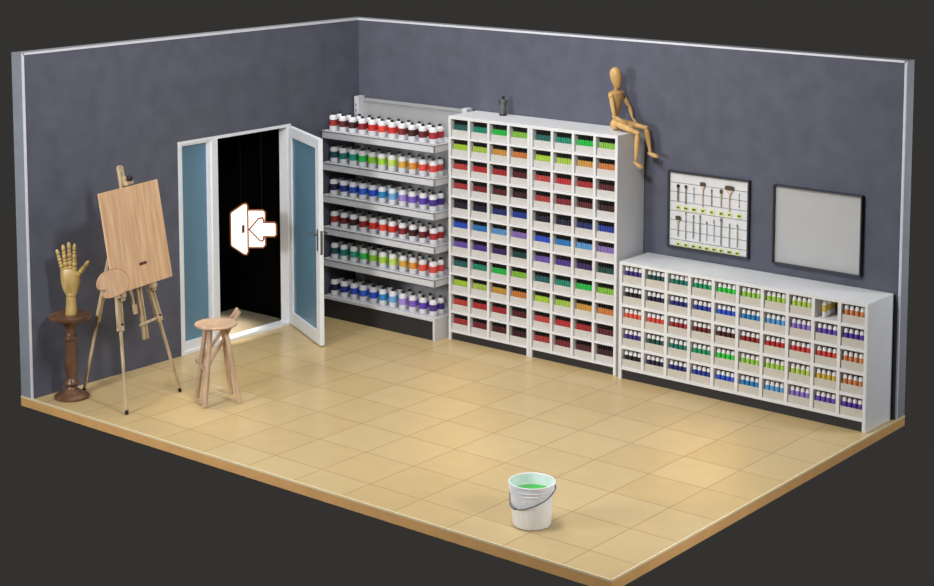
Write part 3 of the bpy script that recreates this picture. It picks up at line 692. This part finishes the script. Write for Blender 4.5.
# ------------------------------------------------------------------ bucket of green paint
bk = empty('bucket', (5.072, -3.744, 0), 0.6822); bk.scale = (1, 1, 1.075); tag(bk, 'white plastic bucket of green paint standing on the tiled floor near front edge', 'bucket')
MB().lathe([(.120, .001), (.132, .004), (.136, .012), (.150, .200), (.1515, .222), (.158, .223), (.158, .230), (.1535, .231), (.1545, .247), (.162, .248), (.162, .255), (.157, .256), (.160, .284), (.166, .285), (.167, .291), (.163, .294), (.156, .292), (.148, .20), (.131, .014), (.125, .012)], 56).build('pail', BUCKETM, bk, 30)
pt = MB(); pt.lathe([(.1490, .214), (.1493, .218)], 56); pt.build('green_paint', GREENP, bk)
pts = []; N = 40
for i in range(N + 1):                              # bail hanging round the front (-y is towards the viewer)
    t = i / N; a = math.radians(-12 - 176 * t)
    z = .258 - .135 * math.sin(PI * min(1, t ** .62 if t > 0 else 0)) ** 1.0 * (1 - .1 * t)
    r = .168 + .006 * math.sin(PI * t)
    pts.append((r * math.cos(a), r * math.sin(a), z))
# right pivot high, lowest at front left, rising again to the left pivot
pts = []
ctrl = [(0, .262), (28, .238), (56, .206), (84, .176), (110, .152), (132, .139), (150, .135), (166, .141), (180, .152), (194, .190), (203, .240)]
for i in range(len(ctrl) - 1):
    for k in range(6):
        t = k / 6; a0, z0 = ctrl[i]; a1, z1 = ctrl[i + 1]
        a = math.radians(-(a0 + (a1 - a0) * t)); z = z0 + (z1 - z0) * t; r = .1655 - .012 * max(0, (.24 - z) / .11)
        pts.append((r * math.cos(a), r * math.sin(a), z))
MB().tube(pts, .0042, 8).build('bail_handle', METAL, bk, 60)
gp = [p for p in pts if p[2] < .152]
MB().tube(gp[8:22], .0085, 10).build('hand_grip', mat('grey_grip', (120, 120, 126), .5), bk, 60)
for a in (0, -203):
    a = math.radians(a); MB().limb((.155 * math.cos(a), .155 * math.sin(a), .25), (.174 * math.cos(a), .174 * math.sin(a), .25), [(.012, 0), (.012, .8), (.008, 1)], 12).build('bail_ear', BUCKETM, bk, 40)

LAB = {'wall_left': ('slate grey painted left wall with the glass doorway', 'wall'), 'wall_back': ('slate grey painted back wall behind the racks and boards', 'wall'), 'floor': ('glossy cream tiled floor of the open room', 'floor'),
 'wall_beyond': ('passage walls behind the doorway, coloured black to stand for darkness', 'wall'), 'ceiling_beyond': ('passage ceiling behind the doorway, coloured black to stand for darkness', 'ceiling'), 'floor_beyond': ('dim beige passage floor just beyond the doorway', 'floor'), 'floor_dark': ('far passage floor coloured black to stand for deep shade', 'floor'),
 'trim_1': ('pale grey end and top cap of the left wall', 'trim'), 'trim_2': ('pale grey end and top cap of the back wall', 'trim'), 'highlight_strip_left': ('thin white strip painting the edge highlight along the left wall', 'trim'), 'highlight_strip_back': ('thin white strip painting the edge highlight along the back wall', 'trim'),
 'trim_5': ('tan side edge of the floor slab', 'trim'), 'highlight_strip_floor': ('cream strip painting the edge highlight around the front of the floor', 'trim'), 'trim_7': ('white metal frame around the doorway and side window', 'door frame'),
 'window_1': ('tall blue glass side window left of the doorway', 'window'), 'door_1': ('blue glass door standing open in a white frame', 'door')}
for k_, (l_, c_) in LAB.items(): tag(bpy.data.objects[k_], l_, c_)

# ------------------------------------------------------------------ light
def area(name, loc, to, size, energy, color=(1, 1, 1), sizey=None, spread=None):
    d = bpy.data.lights.new(name, 'AREA'); d.energy = energy; d.color = color
    d.shape = 'RECTANGLE' if sizey else 'DISK'; d.size = size
    if sizey: d.size_y = sizey
    if spread: d.spread = math.radians(spread)
    o = bpy.data.objects.new(name, d); COL.objects.link(o); o.location = loc
    o.rotation_euler = (Vector(to) - Vector(loc)).to_track_quat('-Z', 'Y').to_euler()
    return o
area('key_lamp', (4.6, -4.1, 4.5), (2.4, -.8, .9), .8, 125, (.97, .98, 1.0))
area('overhead_fill', (1.0, -2.1, 6.6), (1.4, -1.9, 0), 4.2, 185, (1.0, .985, .97), 3.2)  # added fill from above for tops and floor, no visible fixture
area('front_fill', (1.5, -9.0, 3.2), (2.6, -2.0, .6), 1.6, 270, (.97, .98, 1.0))  # added unseen fill for the left slab edge and rack fronts
area('right_fill', (8.9, 1.3, 2.5), (6.0, -1.0, .9), 1.4, 75, (.96, .98, 1.0))  # added unseen fill for the low rack's side and wall end
area('corner_fill', (9.5, -4.5, 3.0), (5.9, -3.1, 0), .9, 14, (.98, .98, 1.0), None, 56)  # added narrow fill lifting the right slab edge and front floor
def strip(name, p, q, energy, wd=.12):              # added unseen narrow lights laying warm streaks on the floor
    p, q = Vector(p), Vector(q); d = bpy.data.lights.new(name, 'AREA'); d.shape = 'RECTANGLE'; d.size = wd; d.size_y = (q - p).length; d.energy = energy; d.color = (1.0, .82, .36); d.spread = math.radians(14)
    o = bpy.data.objects.new(name, d); COL.objects.link(o); c_ = (p + q) / 2; o.location = (c_.x, c_.y, 4.6); o.rotation_euler = (0, 0, math.atan2(-(q - p).x, (q - p).y))
strip('floor_streak_fill', (2.1, -1.05), (4.1, -3.35), 1.1)
strip('floor_streak_fill', (.75, -2.95), (1.75, -3.8), .75)
strip('floor_streak_fill', (4.65, -.95), (5.8, -2.6), 1.0)

d = bpy.data.lights.new('passage_glow_fill', 'SPOT'); d.energy = 600; d.color = (1.0, .93, .80); d.spot_size = math.radians(33); d.spot_blend = 1.0; d.shadow_soft_size = .08  # added spot that makes the glow on the passage floor
o = bpy.data.objects.new('passage_glow_fill', d); COL.objects.link(o); o.location = (-.50, -1.74, 2.24)

w = bpy.data.worlds.new('world'); SC.world = w; w.use_nodes = True
bg = w.node_tree.nodes['Background']; bg.inputs['Color'].default_value = rgb((51, 50, 48)); bg.inputs['Strength'].default_value = 2 ** -0.05

# ------------------------------------------------------------------ camera and view
cam = bpy.data.cameras.new('camera'); co = bpy.data.objects.new('camera', cam); COL.objects.link(co)
cam.sensor_width = 36.0; cam.lens = 1749.8932 / 934 * 36.0; cam.shift_x = 0.0; cam.shift_y = -(293 - 54.4798) / 934
cam.clip_end = 100
co.location = (12.1965, -13.2386, 4.6528); co.rotation_euler = (PI / 2 - .1117, 0, .6822)
SC.camera = co
SC.view_settings.view_transform = 'Standard'; SC.view_settings.look = 'None'
SC.view_settings.exposure = 0.05; SC.view_settings.gamma = 1.0; SC.view_settings.use_curve_mapping = False
